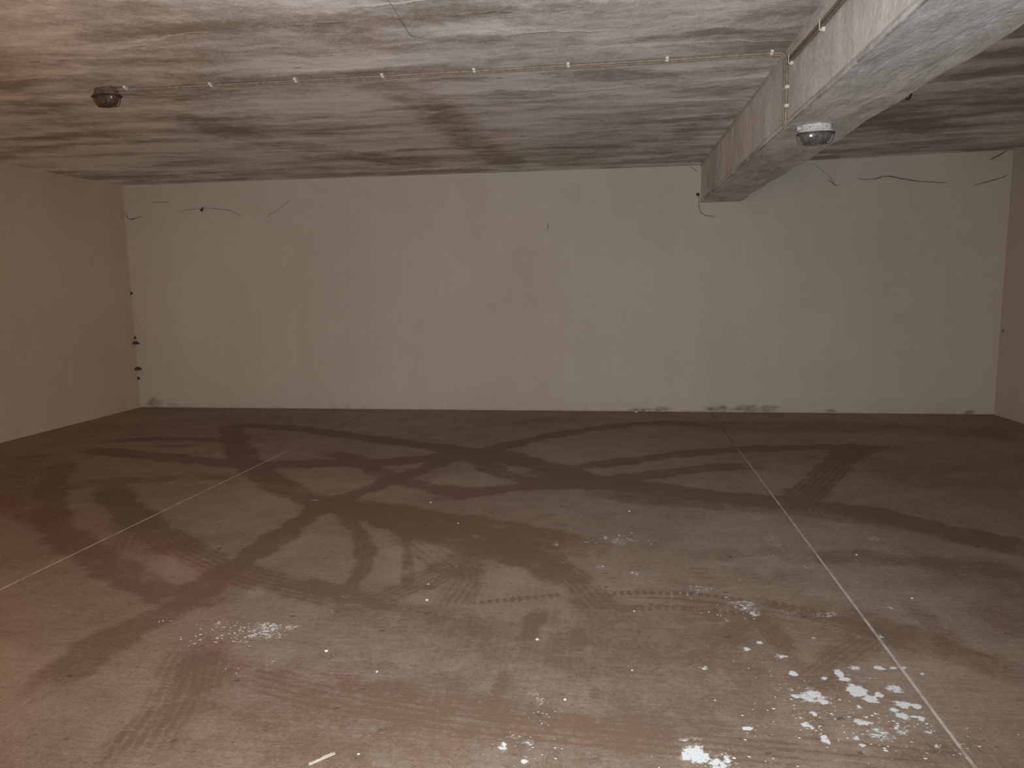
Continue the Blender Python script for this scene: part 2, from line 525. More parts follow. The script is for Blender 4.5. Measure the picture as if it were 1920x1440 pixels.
# ------------------------------------------------------------------ materials of the shell
def mat_floor():
    M = Mat('dusty_brown_concrete', 0.78)
    rub, lit, chalk = M.attr('rubber'), M.attr('clean'), M.attr('chalk')
    big = M.noise(M.map((0.55, 0.9, 1)), 1.0, 5, 0.6, 0.4)
    mid = M.noise(M.map((2.4, 3.4, 1)), 1.0, 7, 0.66, 0.8)
    fine = M.noise(scale=38, detail=8, rough=0.72)
    grit = M.noise(scale=150, detail=3, rough=0.6)
    # scuffs drawn out along the ways the wheels turned
    sc1 = M.noise(M.map((4.0, 95, 1), (0, 0, math.radians(24))), 1.0, 4, 0.6, 0.3)
    sc2 = M.noise(M.map((4.5, 80, 1), (0, 0, math.radians(-22))), 1.0, 4, 0.6, 0.3)
    sc3 = M.noise(M.map((60, 4.0, 1), (0, 0, math.radians(14))), 1.0, 3, 0.6, 0.4)
    a1 = M.sstep(M.noise(scale=0.9, detail=2), 0.42, 0.62)
    sc = M.mix(a1, sc1, sc2)
    a2 = M.sstep(M.noise(M.map(loc=(7, 3, 0)), scale=1.1, detail=2), 0.52, 0.66)
    sc = M.mix(a2, sc, sc3)
    # how dark: rubber and dirt
    brk = M.noise(scale=7, detail=8, rough=0.7, dist=0.5)
    d = M.math('MULTIPLY', rub, M.lin(brk, 0.32, 0.62, 0.66, 1.08))
    d = M.math('ADD', d, M.lin(brk, 0.3, 0.7, -0.15, 0.15))
    d = M.math('ADD', d, M.lin(big, 0.3, 0.7, -0.20, 0.30))
    d = M.math('ADD', d, M.lin(mid, 0.3, 0.7, -0.17, 0.20))
    d = M.math('ADD', d, M.lin(sc, 0.3, 0.72, -0.12, 0.12))
    d = M.math('ADD', d, M.lin(fine, 0.25, 0.75, -0.36, 0.36))
    d = M.math('ADD', d, M.lin(grit, 0.2, 0.8, -0.36, 0.36))
    # hairline scratches, dragged in four directions
    for k, (ang, s1, s2) in enumerate(((31, 3.0, 130), (-27, 3.5, 120), (78, 4.0, 110), (12, 3.0, 120))):
        sn = M.noise(M.map((s1, s2, 1), (0, 0, math.radians(ang)), (k * 3.1, k * 1.7, 0)), 1.0, 2, 0.5, 0.25)
        zone = M.sstep(M.noise(M.map(loc=(k * 5.3, k * 2.9, 0)), scale=1.5, detail=2), 0.50, 0.64)
        d = M.math('SUBTRACT', d, M.math('MULTIPLY', M.math('MULTIPLY', M.sstep(sn, 0.60, 0.72), zone), 0.30))
    d = M.math('SUBTRACT', d, lit)
    d = M.math('ADD', d, 0.33, True)
    c = M.mix(d, (0.378, 0.293, 0.232), (0.205, 0.135, 0.094))
    # scattered dark specks and trodden-in crumbs of dirt
    spk = M.sstep(M.noise(M.map((14, 22, 1)), 1.0, 2, 0.5), 0.68, 0.75)
    sp2 = M.sstep(M.noise(M.map((34, 46, 1), loc=(3, 8, 0)), 1.0, 3, 0.6), 0.62, 0.72)
    sp3 = M.sstep(M.noise(M.map((80, 95, 1), loc=(5, 2, 0)), 1.0, 2, 0.6), 0.62, 0.72)
    lt2 = M.sstep(M.noise(M.map((38, 60, 1), loc=(9, 4, 0)), 1.0, 3, 0.65), 0.62, 0.74)
    c = M.mix(M.math('MULTIPLY', lt2, 0.42), c, (0.46, 0.37, 0.31))
    c = M.mix(M.math('MULTIPLY', sp3, 0.38), c, (0.10, 0.07, 0.052))
    c = M.mix(M.math('MULTIPLY', sp2, 0.50), c, (0.10, 0.07, 0.052))
    c = M.mix(M.math('MULTIPLY', spk, 0.6), c, (0.085, 0.062, 0.047))
    # pale flecks ground into the surface, more of them where plaster was spilt
    flk = M.noise(M.map((52, 75, 1)), 1.0, 4, 0.62)
    v = M.math('ADD', M.math('MULTIPLY', flk, 1.0), M.math('MULTIPLY', chalk, 0.40))
    v2 = M.math('ADD', v, M.lin(fine, 0.3, 0.7, -0.20, 0.18))
    v2 = M.math('ADD', v2, M.lin(brk, 0.3, 0.7, -0.12, 0.10))
    c = M.mix(M.math('MULTIPLY', M.sstep(v2, 0.66, 0.80), 0.45), c, (0.50, 0.46, 0.42))
    c = M.mix(M.sstep(v2, 0.80, 0.90), c, (0.80, 0.80, 0.82))
    M.color(c)
    h = M.math('ADD', M.math('MULTIPLY', fine, 0.5), M.math('MULTIPLY', sc, 0.3))
    h = M.math('ADD', h, M.math('MULTIPLY', grit, 0.3))
    M.bump(h, 0.005, 0.6)
    return M.m


def mat_ceiling():
    M = Mat('whitewashed_board_marked_concrete', 0.9)
    sm = M.attr('smudge_tone')
    # everything wanders: the boards were rough and the limewash ran
    wn = M.node('ShaderNodeTexNoise')
    M.nt.links.new(M.co, wn.inputs['Vector'])
    wn.inputs['Scale'].default_value = 2.3
    wn.inputs['Detail'].default_value = 6.0
    wn.inputs['Roughness'].default_value = 0.62
    cen = M.node('ShaderNodeVectorMath'); cen.operation = 'SUBTRACT'
    M.nt.links.new(wn.outputs['Color'], cen.inputs[0])
    cen.inputs[1].default_value = (0.5, 0.5, 0.5)
    scl = M.node('ShaderNodeVectorMath'); scl.operation = 'MULTIPLY'
    M.nt.links.new(cen.outputs[0], scl.inputs[0])
    scl.inputs[1].default_value = (0.55, 0.30, 0.0)
    n = M.node('ShaderNodeVectorMath'); n.operation = 'ADD'
    M.nt.links.new(M.co, n.inputs[0])
    M.nt.links.new(scl.outputs[0], n.inputs[1])
    v = n.outputs[0]
    board = M.noise(M.map((0.22, 3.2, 1), vec=v), 1.0, 1, 0.5)
    strk = M.noise(M.map((1.0, 3.4, 1), vec=v), 1.0, 2.2, 0.5)
    thin = M.noise(M.map((1.9, 7.5, 1), loc=(2, 5, 0), vec=v), 1.0, 1.5, 0.5)
    blot = M.noise(M.map((1.9, 2.4, 1)), 1.0, 6, 0.62, 0.8)
    fine = M.noise(M.map((14, 18, 1)), 1.0, 7, 0.72, 0.3)
    grain = M.noise(scale=75, detail=3, rough=0.6)
    d = M.lin(board, 0.3, 0.7, -0.24, 0.24)
    d = M.math('ADD', d, M.lin(strk, 0.3, 0.7, -0.40, 0.40))
    d = M.math('ADD', d, M.lin(thin, 0.3, 0.7, -0.20, 0.20))
    d = M.math('ADD', d, M.lin(blot, 0.3, 0.7, -0.24, 0.24))
    d = M.math('ADD', d, M.lin(fine, 0.25, 0.75, -0.34, 0.34))
    d = M.math('ADD', d, M.lin(grain, 0.25, 0.75, -0.22, 0.22))
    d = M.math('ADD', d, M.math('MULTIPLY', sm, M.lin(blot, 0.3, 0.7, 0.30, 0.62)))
    # pale ridges of laitance that ran along the joints of the boards
    rd = M.math('ABSOLUTE', M.math('SUBTRACT', M.noise(M.map((0.33, 2.1, 1), loc=(4, 9, 0), vec=v), 1.0, 1.5, 0.5), 0.5))
    ridge = M.math('MULTIPLY', M.sstep(rd, 0.0, 0.022, 1.0, 0.0), M.sstep(blot, 0.38, 0.60))
    d = M.math('SUBTRACT', d, M.math('MULTIPLY', ridge, 0.34))
    d = M.math('ADD', d, 0.43, True)
    c = M.mix(d, (0.92, 0.915, 0.91), (0.385, 0.34, 0.295))
    pit = M.sstep(M.noise(M.map((5, 16, 1), loc=(3, 1, 0)), 1.0, 2, 0.5), 0.70, 0.75)
    c = M.mix(M.math('MULTIPLY', pit, 0.6), c, (0.22, 0.20, 0.18))
    M.color(c)
    h = M.math('ADD', M.math('MULTIPLY', board, 1.0), M.math('MULTIPLY', thin, 0.35))
    h = M.math('ADD', h, M.math('MULTIPLY', strk, 0.8))
    h = M.math('ADD', h, M.math('MULTIPLY', fine, 0.16))
    h = M.math('ADD', h, M.math('MULTIPLY', ridge, 0.12))
    M.bump(h, 0.04, 0.5)
    return M.m


def mat_beam():
    M = Mat('grey_cast_concrete', 0.9)
    strk = M.noise(M.map((9, 2.6, 4.0), (0, 0, math.radians(52))), 1.0, 6, 0.66, 0.9)
    big = M.noise(M.map((3.2, 1.2, 3.0), (0, 0, math.radians(40))), 1.0, 4, 0.6, 0.9)
    side = M.noise(M.map((2, 5.0, 1.7), (math.radians(30), 0, 0)), 1.0, 6, 0.66, 0.9)
    blot = M.noise(scale=2.6, detail=6, rough=0.62, dist=0.6)
    fine = M.noise(scale=36, detail=7, rough=0.72)
    sep = M.node('ShaderNodeSeparateXYZ')
    M.nt.links.new(M.co, sep.inputs[0])
    under = M.sstep(sep.outputs[2], BZ + 0.012, BZ + 0.03, 1.0, 0.0)
    d = M.math('MULTIPLY', under, M.math('ADD', M.lin(strk, 0.3, 0.7, -0.42, 0.42), M.lin(big, 0.3, 0.7, -0.30, 0.30)))
    d = M.math('ADD', d, M.math('MULTIPLY', M.math('SUBTRACT', 1.0, under), M.lin(side, 0.3, 0.7, -0.28, 0.28)))
    d = M.math('ADD', d, M.lin(blot, 0.3, 0.7, -0.22, 0.22))
    d = M.math('ADD', d, M.lin(fine, 0.25, 0.75, -0.30, 0.30))
    d = M.math('ADD', d, 0.35, True)
    # soot caught in the joint of the shuttering along the lower left edge
    ex = M.math('ABSOLUTE', M.math('SUBTRACT', sep.outputs[0], BX0 + 0.006))
    ln = M.math('MULTIPLY', M.sstep(ex, 0.002, 0.007, 1.0, 0.0), under)
    ln = M.math('MULTIPLY', ln, M.lin(M.noise(M.map((1, 5, 1)), 1.0, 4, 0.7), 0.35, 0.6, 0.15, 1.0))
    c = M.mix(d, (0.84, 0.845, 0.85), (0.40, 0.395, 0.38))
    M.color(M.mix(M.math('MULTIPLY', ln, 0.7, True), c, (0.13, 0.12, 0.11)))
    h = M.math('ADD', M.math('MULTIPLY', strk, under), M.math('MULTIPLY', fine, 0.25))
    M.bump(h, 0.025, 0.6)
    return M.m


def mat_wall(name, c0, c1, stained=False):
    M = Mat(name, 0.92)
    big = M.noise(M.map((0.5, 0.5, 0.6)), 1.0, 4, 0.6, 0.3)
    vert = M.noise(M.map((3.0, 3.0, 0.35)), 1.0, 4, 0.6)
    mid = M.noise(scale=9, detail=6, rough=0.65)
    fine = M.noise(scale=70, detail=5, rough=0.7)
    d = M.lin(big, 0.3, 0.7, -0.26, 0.26)
    d = M.math('ADD', d, M.lin(vert, 0.3, 0.7, -0.12, 0.12))
    d = M.math('ADD', d, M.lin(mid, 0.3, 0.7, -0.10, 0.10))
    d = M.math('ADD', d, M.lin(fine, 0.25, 0.75, -0.14, 0.14))
    d = M.math('ADD', d, 0.45, True)
    c = M.mix(d, c0, c1)
    if stained:
        s = M.attr('stain_tone')
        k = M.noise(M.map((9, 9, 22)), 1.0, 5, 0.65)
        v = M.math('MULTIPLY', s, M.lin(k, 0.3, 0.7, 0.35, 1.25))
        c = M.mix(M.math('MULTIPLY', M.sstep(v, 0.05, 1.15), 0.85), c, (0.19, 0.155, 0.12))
    spk = M.sstep(M.noise(scale=22, detail=1), 0.80, 0.83)
    c = M.mix(M.math('MULTIPLY', spk, 0.35), c, (0.14, 0.11, 0.09))
    M.color(c)
    M.bump(M.math('ADD', M.math('MULTIPLY', mid, 0.6), M.math('MULTIPLY', fine, 0.25)), 0.006, 0.5)
    return M.m


FLOOR = mat_floor()
CEIL = mat_ceiling()
BEAM = mat_beam()
WALL_B = mat_wall('off_white_plaster', (0.635, 0.605, 0.55), (0.53, 0.49, 0.43), True)
WALL_R = mat_wall('off_white_plaster_plain', (0.62, 0.57, 0.50), (0.52, 0.475, 0.40))
WALL_S = mat_wall('aged_cream_plaster', (0.68, 0.575, 0.46), (0.55, 0.45, 0.345))
def mat_filler():
    M = Mat('pale_joint_filler', 0.85)
    n = M.noise(scale=9, detail=5, rough=0.7)
    sep = M.node('ShaderNodeSeparateXYZ')
    M.nt.links.new(M.co, sep.inputs[0])
    # trodden dirt hides the joint near the far wall
    far = M.sstep(M.math('ADD', sep.outputs[1], M.lin(n, 0.3, 0.7, -0.5, 0.5)), 5.4, 7.1)
    dirt = M.math('MAXIMUM', far, M.math('MULTIPLY', M.sstep(n, 0.45, 0.65), 0.5))
    M.color(M.mix(dirt, (0.60, 0.53, 0.46), (0.20, 0.145, 0.108)))
    return M.m


FILLER = mat_filler()
SUB = plain('dark_joint_bed', (0.08, 0.06, 0.05), 0.95)
FILLET = plain('pale_plaster_fillet', (0.56, 0.53, 0.50), 0.9, 0, 0.2, 12)


# ------------------------------------------------------------------ floor: three cast slabs parted by two filled joints
def paint_tracks(x, y, marks):
    """strength of rubber, dirt and darker tone at each point (numpy arrays of equal length)"""
    out = np.zeros_like(x)
    for kind, wd, st, pts in marks:
        P = [Vector((a, b, 0)) for a, b in pts]
        if len(P) > 2: P = smooth_path(P, it=2)
        P = np.array([(p.x, p.y) for p in P])
        hw = wd / 2
        m = 0.10 + hw
        sel = np.where((x > P[:, 0].min() - m) & (x < P[:, 0].max() + m) & (y > P[:, 1].min() - m) & (y < P[:, 1].max() + m))[0]
        if not len(sel): continue
        xs, ys = x[sel], y[sel]
        best = np.full(len(sel), 9.0)
        sgn = np.zeros(len(sel))
        along = np.zeros(len(sel))
        acc = 0.0
        tot = float(np.hypot(*(P[1:] - P[:-1]).T).sum())
        for a, b in zip(P[:-1], P[1:]):
            d = b - a
            L = float(np.hypot(*d))
            if L < 1e-6: continue
            t = ((xs - a[0]) * d[0] + (ys - a[1]) * d[1]) / (L * L)
            tc = np.clip(t, 0, 1)
            ex, ey = xs - a[0] - tc * d[0], ys - a[1] - tc * d[1]
            ds = np.hypot(ex, ey)
            k = ds < best
            best[k] = ds[k]
            sgn[k] = ((d[0] * ey - d[1] * ex) / L)[k]
            along[k] = (acc + tc * L)[k]
            acc += L
        wob = min(1.0, wd / 0.2) * (0.014 * np.sin(along * 9.1 + st * 40) + 0.012 * np.sin(along * 23.7 + wd * 70) + 0.006 * np.sin(along * 61 + wd * 30))
        soft = 0.10 if wd > 0.45 else 0.055
        soft = min(soft, hw * 0.6) if wd <= 0.45 else wd * 0.35
        if wd < 0.05: soft = hw * 0.9
        e = np.clip((hw + wob - best) / soft, 0, 1)
        a = e * e * (3 - 2 * e)
        if kind == 'rib':          # lengthwise grooves of the tyre stay pale
            g = np.abs(((sgn / hw) * 3.5 + 100) % 1.0 - 0.5)
            a = a * (0.34 + 0.70 * np.clip((0.42 - g) / 0.14, 0, 1))
        elif kind == 'tread':      # blocks across the track
            g = ((along + 0.35 * np.abs(sgn)) / 0.042) % 1.0
            a = a * np.where(g < 0.62, 1.0, 0.35)
        elif kind == 'dots':
            g = (along / 0.036) % 1.0
            a = a * np.where(g < 0.5, 1.0, 0.1)
        ends = np.clip(np.minimum(along, tot - along) / (0.12 if wd > 0.12 else 0.02), 0, 1)
        fade = 0.35 + 0.65 * ends
        out[sel] = 1 - (1 - out[sel]) * (1 - np.clip(a * st * fade, 0, 1))
    return out


def paint_blobs(x, y, blobs, rag=0.0, add=True):
    out = np.zeros_like(x)
    for cx, cy, ax, ay, st in blobs:
        m = 1.8
        sel = np.where((np.abs(x - cx) < ax * m) & (np.abs(y - cy) < ay * m))[0]
        if not len(sel): continue
        u, v = (x[sel] - cx) / ax, (y[sel] - cy) / ay
        r = np.hypot(u, v)
        th = np.arctan2(v, u)
        ph = cx * 37.0 + cy * 91.0
        r = r * (1 + rag * (np.sin(3 * th + ph) + 0.7 * np.sin(5 * th + 2.3 * ph) + 0.5 * np.sin(8 * th + ph * 1.7)))
        e = np.clip((1.35 - r) / 0.9, 0, 1)
        a = st * e * e * (3 - 2 * e)
        out[sel] = np.maximum(out[sel], a)
    return out


def set_attr(me, name, arr):
    at = me.attributes.new(name, 'FLOAT', 'POINT')
    at.data.foreach_set('value', np.asarray(arr, dtype=np.float32))


def grid_mesh(name, X, Y, Z):
    """X, Y, Z: arrays of rows x cols"""
    r, c = X.shape
    co = np.stack([X, Y, Z], -1).reshape(-1, 3).astype(np.float32)
    i = np.arange(r * c).reshape(r, c)
    q = np.stack([i[:-1, :-1], i[:-1, 1:], i[1:, 1:], i[1:, :-1]], -1).reshape(-1, 4).astype(np.int32)
    me = bpy.data.meshes.new(name)
    me.vertices.add(len(co))
    me.vertices.foreach_set('co', co.ravel())
    me.loops.add(q.size)
    me.loops.foreach_set('vertex_index', q.ravel())
    me.polygons.add(len(q))
    me.polygons.foreach_set('loop_start', np.arange(0, q.size, 4, dtype=np.int32))
    me.polygons.foreach_set('loop_total', np.full(len(q), 4, dtype=np.int32))
    me.update(calc_edges=True)
    return me


rows = [Y0, -2.5, -0.5, 1.0, 1.6]
y = 1.75
while y < YB:
    rows.append(y)
    y += min(0.026, max(0.0055, 0.0011 * y * y))
rows.append(YB)
ys = np.array(rows)

bm = bmesh.new()
vv = [bm.verts.new((a, b, z)) for z in (-0.16, -0.03) for a, b in ((-6.25, Y0), (4.6, Y0), (4.6, YB), (-5.7, YB))]
bm.faces.new(vv[3::-1]); bm.faces.new(vv[4:])
for k in range(4):
    l = (k + 1) % 4
    bm.faces.new((vv[k], vv[l], vv[4 + l], vv[4 + k]))
floor = from_bm('floor', bm, SUB)
tag(floor, 'brown dusty concrete garage floor crossed by dark tyre tracks', 'floor', kind='structure')
G = 0.006
for lo, hi, n in ((left_x, lambda v: joint_l(v) - G, 230), (lambda v: joint_l(v) + G, lambda v: joint_r(v) - G, 490), (lambda v: joint_r(v) + G, right_x, 340)):
    L0 = np.array([lo(v) for v in ys]); L1 = np.array([hi(v) for v in ys])
    t = np.linspace(0, 1, n)
    X = L0[:, None] * (1 - t) + L1[:, None] * t
    Y = np.repeat(ys[:, None], n, 1)
    Z = np.zeros_like(X)
    Z[:, 0] = Z[:, -1] = -0.0015           # arris worn down along the joint
    me = grid_mesh('concrete_slab', X, Y, Z)
    fx, fy = X.ravel(), Y.ravel()
    set_attr(me, 'rubber', paint_tracks(fx, fy, MARKS))
    set_attr(me, 'clean', 0.50 * paint_blobs(fx, fy, LIGHT, 0.06))
    set_attr(me, 'chalk', paint_blobs(fx, fy, CHALK, 0.10))
    link('concrete_slab', me, FLOOR, floor)
for jf in (joint_l, joint_r):
    vs, fs = [], []
    for k, v in enumerate(np.linspace(Y0, YB, 60)):
        c = jf(v)
        vs += [(c - 0.0056, v, -0.02), (c - 0.0056, v, -0.0008), (c + 0.0056, v, -0.0008), (c + 0.0056, v, -0.02)]
        if k:
            a = 4 * k - 4
            fs += [(a, a + 1, a + 5, a + 4), (a + 1, a + 2, a + 6, a + 5), (a + 2, a + 3, a + 7, a + 6)]
    tag(from_py('joint_filler', vs, fs, FILLER, floor), 'pale filler running along the floor joint')

# ------------------------------------------------------------------ ceiling: two bays either side of the beam
ceiling = None
cyr = np.concatenate([np.array([Y0, -1.0, 1.0, 2.0]), np.linspace(2.2, YB, 150)])
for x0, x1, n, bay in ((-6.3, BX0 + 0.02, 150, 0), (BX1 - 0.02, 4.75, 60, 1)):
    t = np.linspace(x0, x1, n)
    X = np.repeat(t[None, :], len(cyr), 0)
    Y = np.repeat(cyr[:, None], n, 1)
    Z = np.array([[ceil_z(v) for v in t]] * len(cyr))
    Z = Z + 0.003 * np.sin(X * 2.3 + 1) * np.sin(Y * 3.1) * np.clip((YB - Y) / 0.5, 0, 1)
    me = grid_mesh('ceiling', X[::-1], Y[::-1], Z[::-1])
    set_attr(me, 'smudge_tone', paint_tracks(X[::-1].ravel().copy(), Y[::-1].ravel().copy(), SMUDGE_TONE))
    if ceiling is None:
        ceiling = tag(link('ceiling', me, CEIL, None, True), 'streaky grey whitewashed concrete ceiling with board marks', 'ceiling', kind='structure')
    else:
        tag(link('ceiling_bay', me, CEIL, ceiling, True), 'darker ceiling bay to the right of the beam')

# ------------------------------------------------------------------ beam
def wav(t, s): return 0.004 * math.sin(t * 2.1 + s) + 0.003 * math.sin(t * 7.7 + 2 * s) + 0.0018 * math.sin(t * 19.3 + 3 * s)


vs, fs = [], []
ysb = np.linspace(Y0, YB, 260)
sec = 14
for k, v in enumerate(ysb):
    c = min(1.0, (YB - v) / 0.3)
    pts = []
    for i in range(5): pts.append((BX0 + 0.003 * math.sin(v * 3 + i), H + 0.05 - (H + 0.05 - BZ - 0.006) * i / 4))
    pts.append((BX0 + 0.006 + 0.15 * c * wav(v, 1), BZ + 0.12 * c * wav(v, 5)))
    for i in range(1, 5): pts.append((BX0 + (BX1 - BX0) * i / 5, BZ + c * (0.5 * wav(v, i) + 0.3 * wav(v * 1.7, i + 4))))
    pts.append((BX1 - 0.010 + 1.1 * c * wav(v, 8), BZ + c * wav(v, 6)))
    for i in range(3): pts.append((BX1 + 0.5 * c * wav(v, 9 + i), BZ + 0.02 + (H + 0.06 - BZ - 0.02) * i / 2))
    n = len(pts)
    vs += [(a, v, b) for a, b in pts]
    if k:
        a = (k - 1) * n
        fs += [(a + i, a + i + 1, a + n + i + 1, a + n + i) for i in range(n - 1)]
beam = from_py('ceiling_beam', vs, fs, BEAM, None, False)
tag(beam, 'thick grey concrete beam running under the ceiling towards the far wall', 'beam', kind='structure')
vs, fs = [], []
for k, v in enumerate(np.linspace(Y0, YB, 120)):
    wz = 0.5 * wav(v, 3)
    vs += [(BX0 - 0.012, v, H + 0.004), (BX0 - 0.012 + wz, v, H - 0.002), (BX0 - 0.004, v, H - 0.018 + wz), (BX0 + 0.006, v, H - 0.026 + wz)]
    if k:
        a = 4 * k - 4
        fs += [(a + i, a + i + 1, a + i + 5, a + i + 4) for i in range(3)]
tag(from_py('plaster_fillet', vs, fs, FILLET, beam), 'pale plaster fillet where the beam meets the ceiling')

# ------------------------------------------------------------------ walls
xs = np.linspace(-5.80, 4.02, 470)
zs = np.concatenate([np.linspace(-0.02, 0.3, 24), np.linspace(0.32, 2.72, 70)])
X = np.repeat(xs[None, :], len(zs), 0)
Z = np.repeat(zs[:, None], len(xs), 1)
Yw = np.full_like(X, YB) + 0.004 * np.sin(X * 1.7) * np.sin(Z * 2.2)
me = grid_mesh('wall_far', X, Yw, Z)
fx, fz = X.ravel(), Z.ravel()
st = paint_blobs(fx, fz, [(-5.56, 0.05, 0.13, 0.08, 0.75), (-5.33, 0.03, 0.12, 0.04, 0.7), (1.15, 0.035, 0.16, 0.045, 0.95), (1.45, 0.04, 0.18, 0.05, 0.95), (1.7, 0.04, 0.12, 0.05, 0.9),
                           (0.55, 0.03, 0.12, 0.03, 0.8), (0.3, 0.02, 0.2, 0.02, 0.9), (3.75, 0.02, 0.05, 0.03, 1.3), (2.35, 0.02, 0.08, 0.03, 0.8), (-3.1, 0.02, 0.05, 0.03, 0.9)], 0.1)
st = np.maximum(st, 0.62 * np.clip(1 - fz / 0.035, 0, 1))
st = np.maximum(st, 0.30 * np.clip(1 - fz / 0.30, 0, 1))  # wall tone gets darker towards the floor
st = np.maximum(st, 0.30 * np.clip(1 - (fx + 5.76) / 0.20, 0, 1))  # darker towards the left corner
st = np.maximum(st, 0.35 * np.clip((fz - 2.35) / 0.35, 0, 1) * np.clip((fx - 3.0) / 0.8, 0, 1))  # darker towards the top right corner
set_attr(me, 'stain_tone', st)
tag(link('wall_far', me, WALL_B, None, True), 'wide bare off-white plastered wall at the far end', 'wall', kind='structure')


def wall(name, a, b, label, z1=2.75, m=WALL_S):
    a, b = Vector((*a, 0)), Vector((*b, 0))
    d = b - a
    n = Vector((d.y, -d.x, 0)).normalized() * 0.15
    N = max(2, int(d.length / 0.25))
    vs, fs = [], []
    for i in range(N + 1):
        p = a + d * i / N
        for q in (p, p + n):
            vs += [(q.x, q.y, -0.03), (q.x, q.y, z1)]
        if i:
            k = 4 * i - 4
            fs += [(k, k + 1, k + 5, k + 4), (k + 3, k + 2, k + 6, k + 7), (k + 1, k + 3, k + 7, k + 5)]
    return tag(from_py(name, vs, fs, m), label, 'wall', kind='structure')


wall('wall_left', (left_x(YB + 0.02), YB + 0.02)[::1], (left_x(Y0), Y0), 'bare cream plastered side wall on the left', )
wall('wall_right', RW[2], (RW[0][0], RW[0][1]), 'plastered side wall beside the right end of the far wall', m=WALL_R)
bm = bmesh.new()
add_box(bm, (-0.8, Y0 - 0.1, 1.36), (11.4, 0.2, 2.78))
tag(from_bm('wall_rear', bm, WALL_S), 'plastered wall behind the photographer', 'wall', kind='structure')

# ------------------------------------------------------------------ twin cables with clips
CABLE = plain('beige_cable_sheath', (0.30, 0.245, 0.195), 0.55, 0, 0.3, 50)
CLIP = plain('off_white_plastic_clip', (0.70, 0.67, 0.61), 0.5, 0, 0.15, 50)
NAIL = plain('dull_steel', (0.30, 0.28, 0.26), 0.45, 0.7)


def clip_mesh():
    """saddle clip over two cables; base on z = 0, cables along x, nail lug on the -y side"""
    bm = bmesh.new()
    prof = [(-0.031, 0), (-0.031, 0.012), (-0.026, 0.0195), (0.0, 0.0200), (0.026, 0.0195), (0.031, 0.012), (0.031, 0)]
    rings = []
    for sx in (-0.008, 0.008):
        rings.append([bm.verts.new((sx, p[0], p[1])) for p in prof])
    for i in range(len(prof) - 1):
        bm.faces.new((rings[0][i], rings[1][i], rings[1][i + 1], rings[0][i + 1]))
    bm.faces.new(rings[0]); bm.faces.new(rings[1][::-1])
    add_box(bm, (0, -0.038, 0.006), (0.016, 0.018, 0.012))
    add_cyl(bm, (0, -0.038, 0.010), (0, -0.038, 0.016), 0.0042, n=8)
    bmesh.ops.recalc_face_normals(bm, faces=bm.faces[:])
    me = bpy.data.meshes.new('clip')
    bm.to_mesh(me); bm.free()
    me.materials.append(CLIP)
    return me


CLIP_ME = clip_mesh()


def put_clip(parent, p, xdir, zdir, s=1.0):
    x = Vector(xdir).normalized(); z = Vector(zdir).normalized()
    yv = z.cross(x)
    o = bpy.data.objects.new('clip', CLIP_ME)
    COL.objects.link(o)
    o.parent = parent
    o.matrix_local = Matrix.Translation(Vector(p) - parent.location) @ Matrix((x, yv, z)).transposed().to_4x4() @ Matrix.Diagonal((1, s, 1, 1))
    return o


def run(name, pts_a, pts_b, origin, label, group=None):
    root = tag(empty(name, origin), label, 'cable', group)
    for P in (pts_a, pts_b):
        vs, fs = tube([Vector(p) - Vector(origin) for p in smooth_path(P, it=3)], 0.0074, 8)
        from_py('cable', vs, fs, CABLE, root, True)
    return root


DZ = 0.010
CY = 4.385
zt = H - DZ
xb = BX0 - DZ


def twin(s):
    """s = -1 nearer the photographer, +1 further away"""
    o = 0.0195 * s
    return [(-2.962, 4.336 + o * 0.4, zt - 0.006), (-2.91, 4.362 + o * 0.8, zt - 0.002), (-2.8, 4.393 + o, zt), (-1.0, 4.388 + o, zt), (0.2, 4.375 + o, zt), (0.80, 4.352 + o, zt), (0.862, 4.348 + o, zt), (xb - 0.012, 4.345 + o, zt - 0.006),
            (xb, 4.342 + o, zt - 0.045), (xb, 4.332 + 1.3 * o, 2.56), (xb, 4.318 + 1.5 * o, 2.44), (xb, 4.318 + 1.5 * o, 2.33), (xb, 4.322 + 1.4 * o, 2.285), (xb + 0.005, 4.326 + o, BZ - DZ - 0.004), (xb + 0.04, 4.333 + o, BZ - DZ - 0.004), (0.976, 4.343 + o * 0.4, BZ - 0.016)]


r1 = run('twin_cable', twin(-1), twin(1), (-2.985, CY, H), 'long twin beige cable clipped across the ceiling between the two caged lamps')
for x in (-2.915, -2.383, -1.851, -1.324, -0.785, -0.252, 0.287, 0.833):
    yy = np.interp(x, [-2.8, -1.0, 0.2, 0.80], [4.395, 4.388, 4.375, 4.352])
    put_clip(r1, (x, yy - (0.03 if x < -2.9 else 0), H), (-1, 0, 0), (0, 0, -1))
for z in (2.458, 2.362):
    put_clip(r1, (BX0, 4.318, z), (0, 0, -1), (-1, 0, 0), 1.28)
# second pair, along the top of the beam towards the photographer
pa = [(xb, 4.285, 2.599), (xb, 4.25, 2.597), (xb, 4.0, 2.585), (xb, 3.4, 2.567), (xb, 1.0, 2.56), (xb, Y0 + 0.05, 2.56)]
pb = [(xb, 4.29, 2.578), (xb, 4.25, 2.575), (xb, 4.0, 2.564), (xb, 3.4, 2.546), (xb, 1.0, 2.539), (xb, Y0 + 0.05, 2.539)]
r2 = run('twin_cable', pa, pb, (BX0, 4.35, 2.6), 'second twin beige cable running along the side of the beam below the ceiling')
bm = bmesh.new()
add_box(bm, (0, 0, -0.026), (0.014, 0.020, 0.018))
add_box(bm, (-0.0155, 0, -0.004), (0.0025, 0.014, 0.044))
add_cyl(bm, (-0.006, 0, -0.026), (-0.013, 0, -0.026), 0.004, n=8)
for v_ in bm.verts: v_.co.x -= 0.007
me2 = bpy.data.meshes.new('clip')
bm.to_mesh(me2); bm.free()
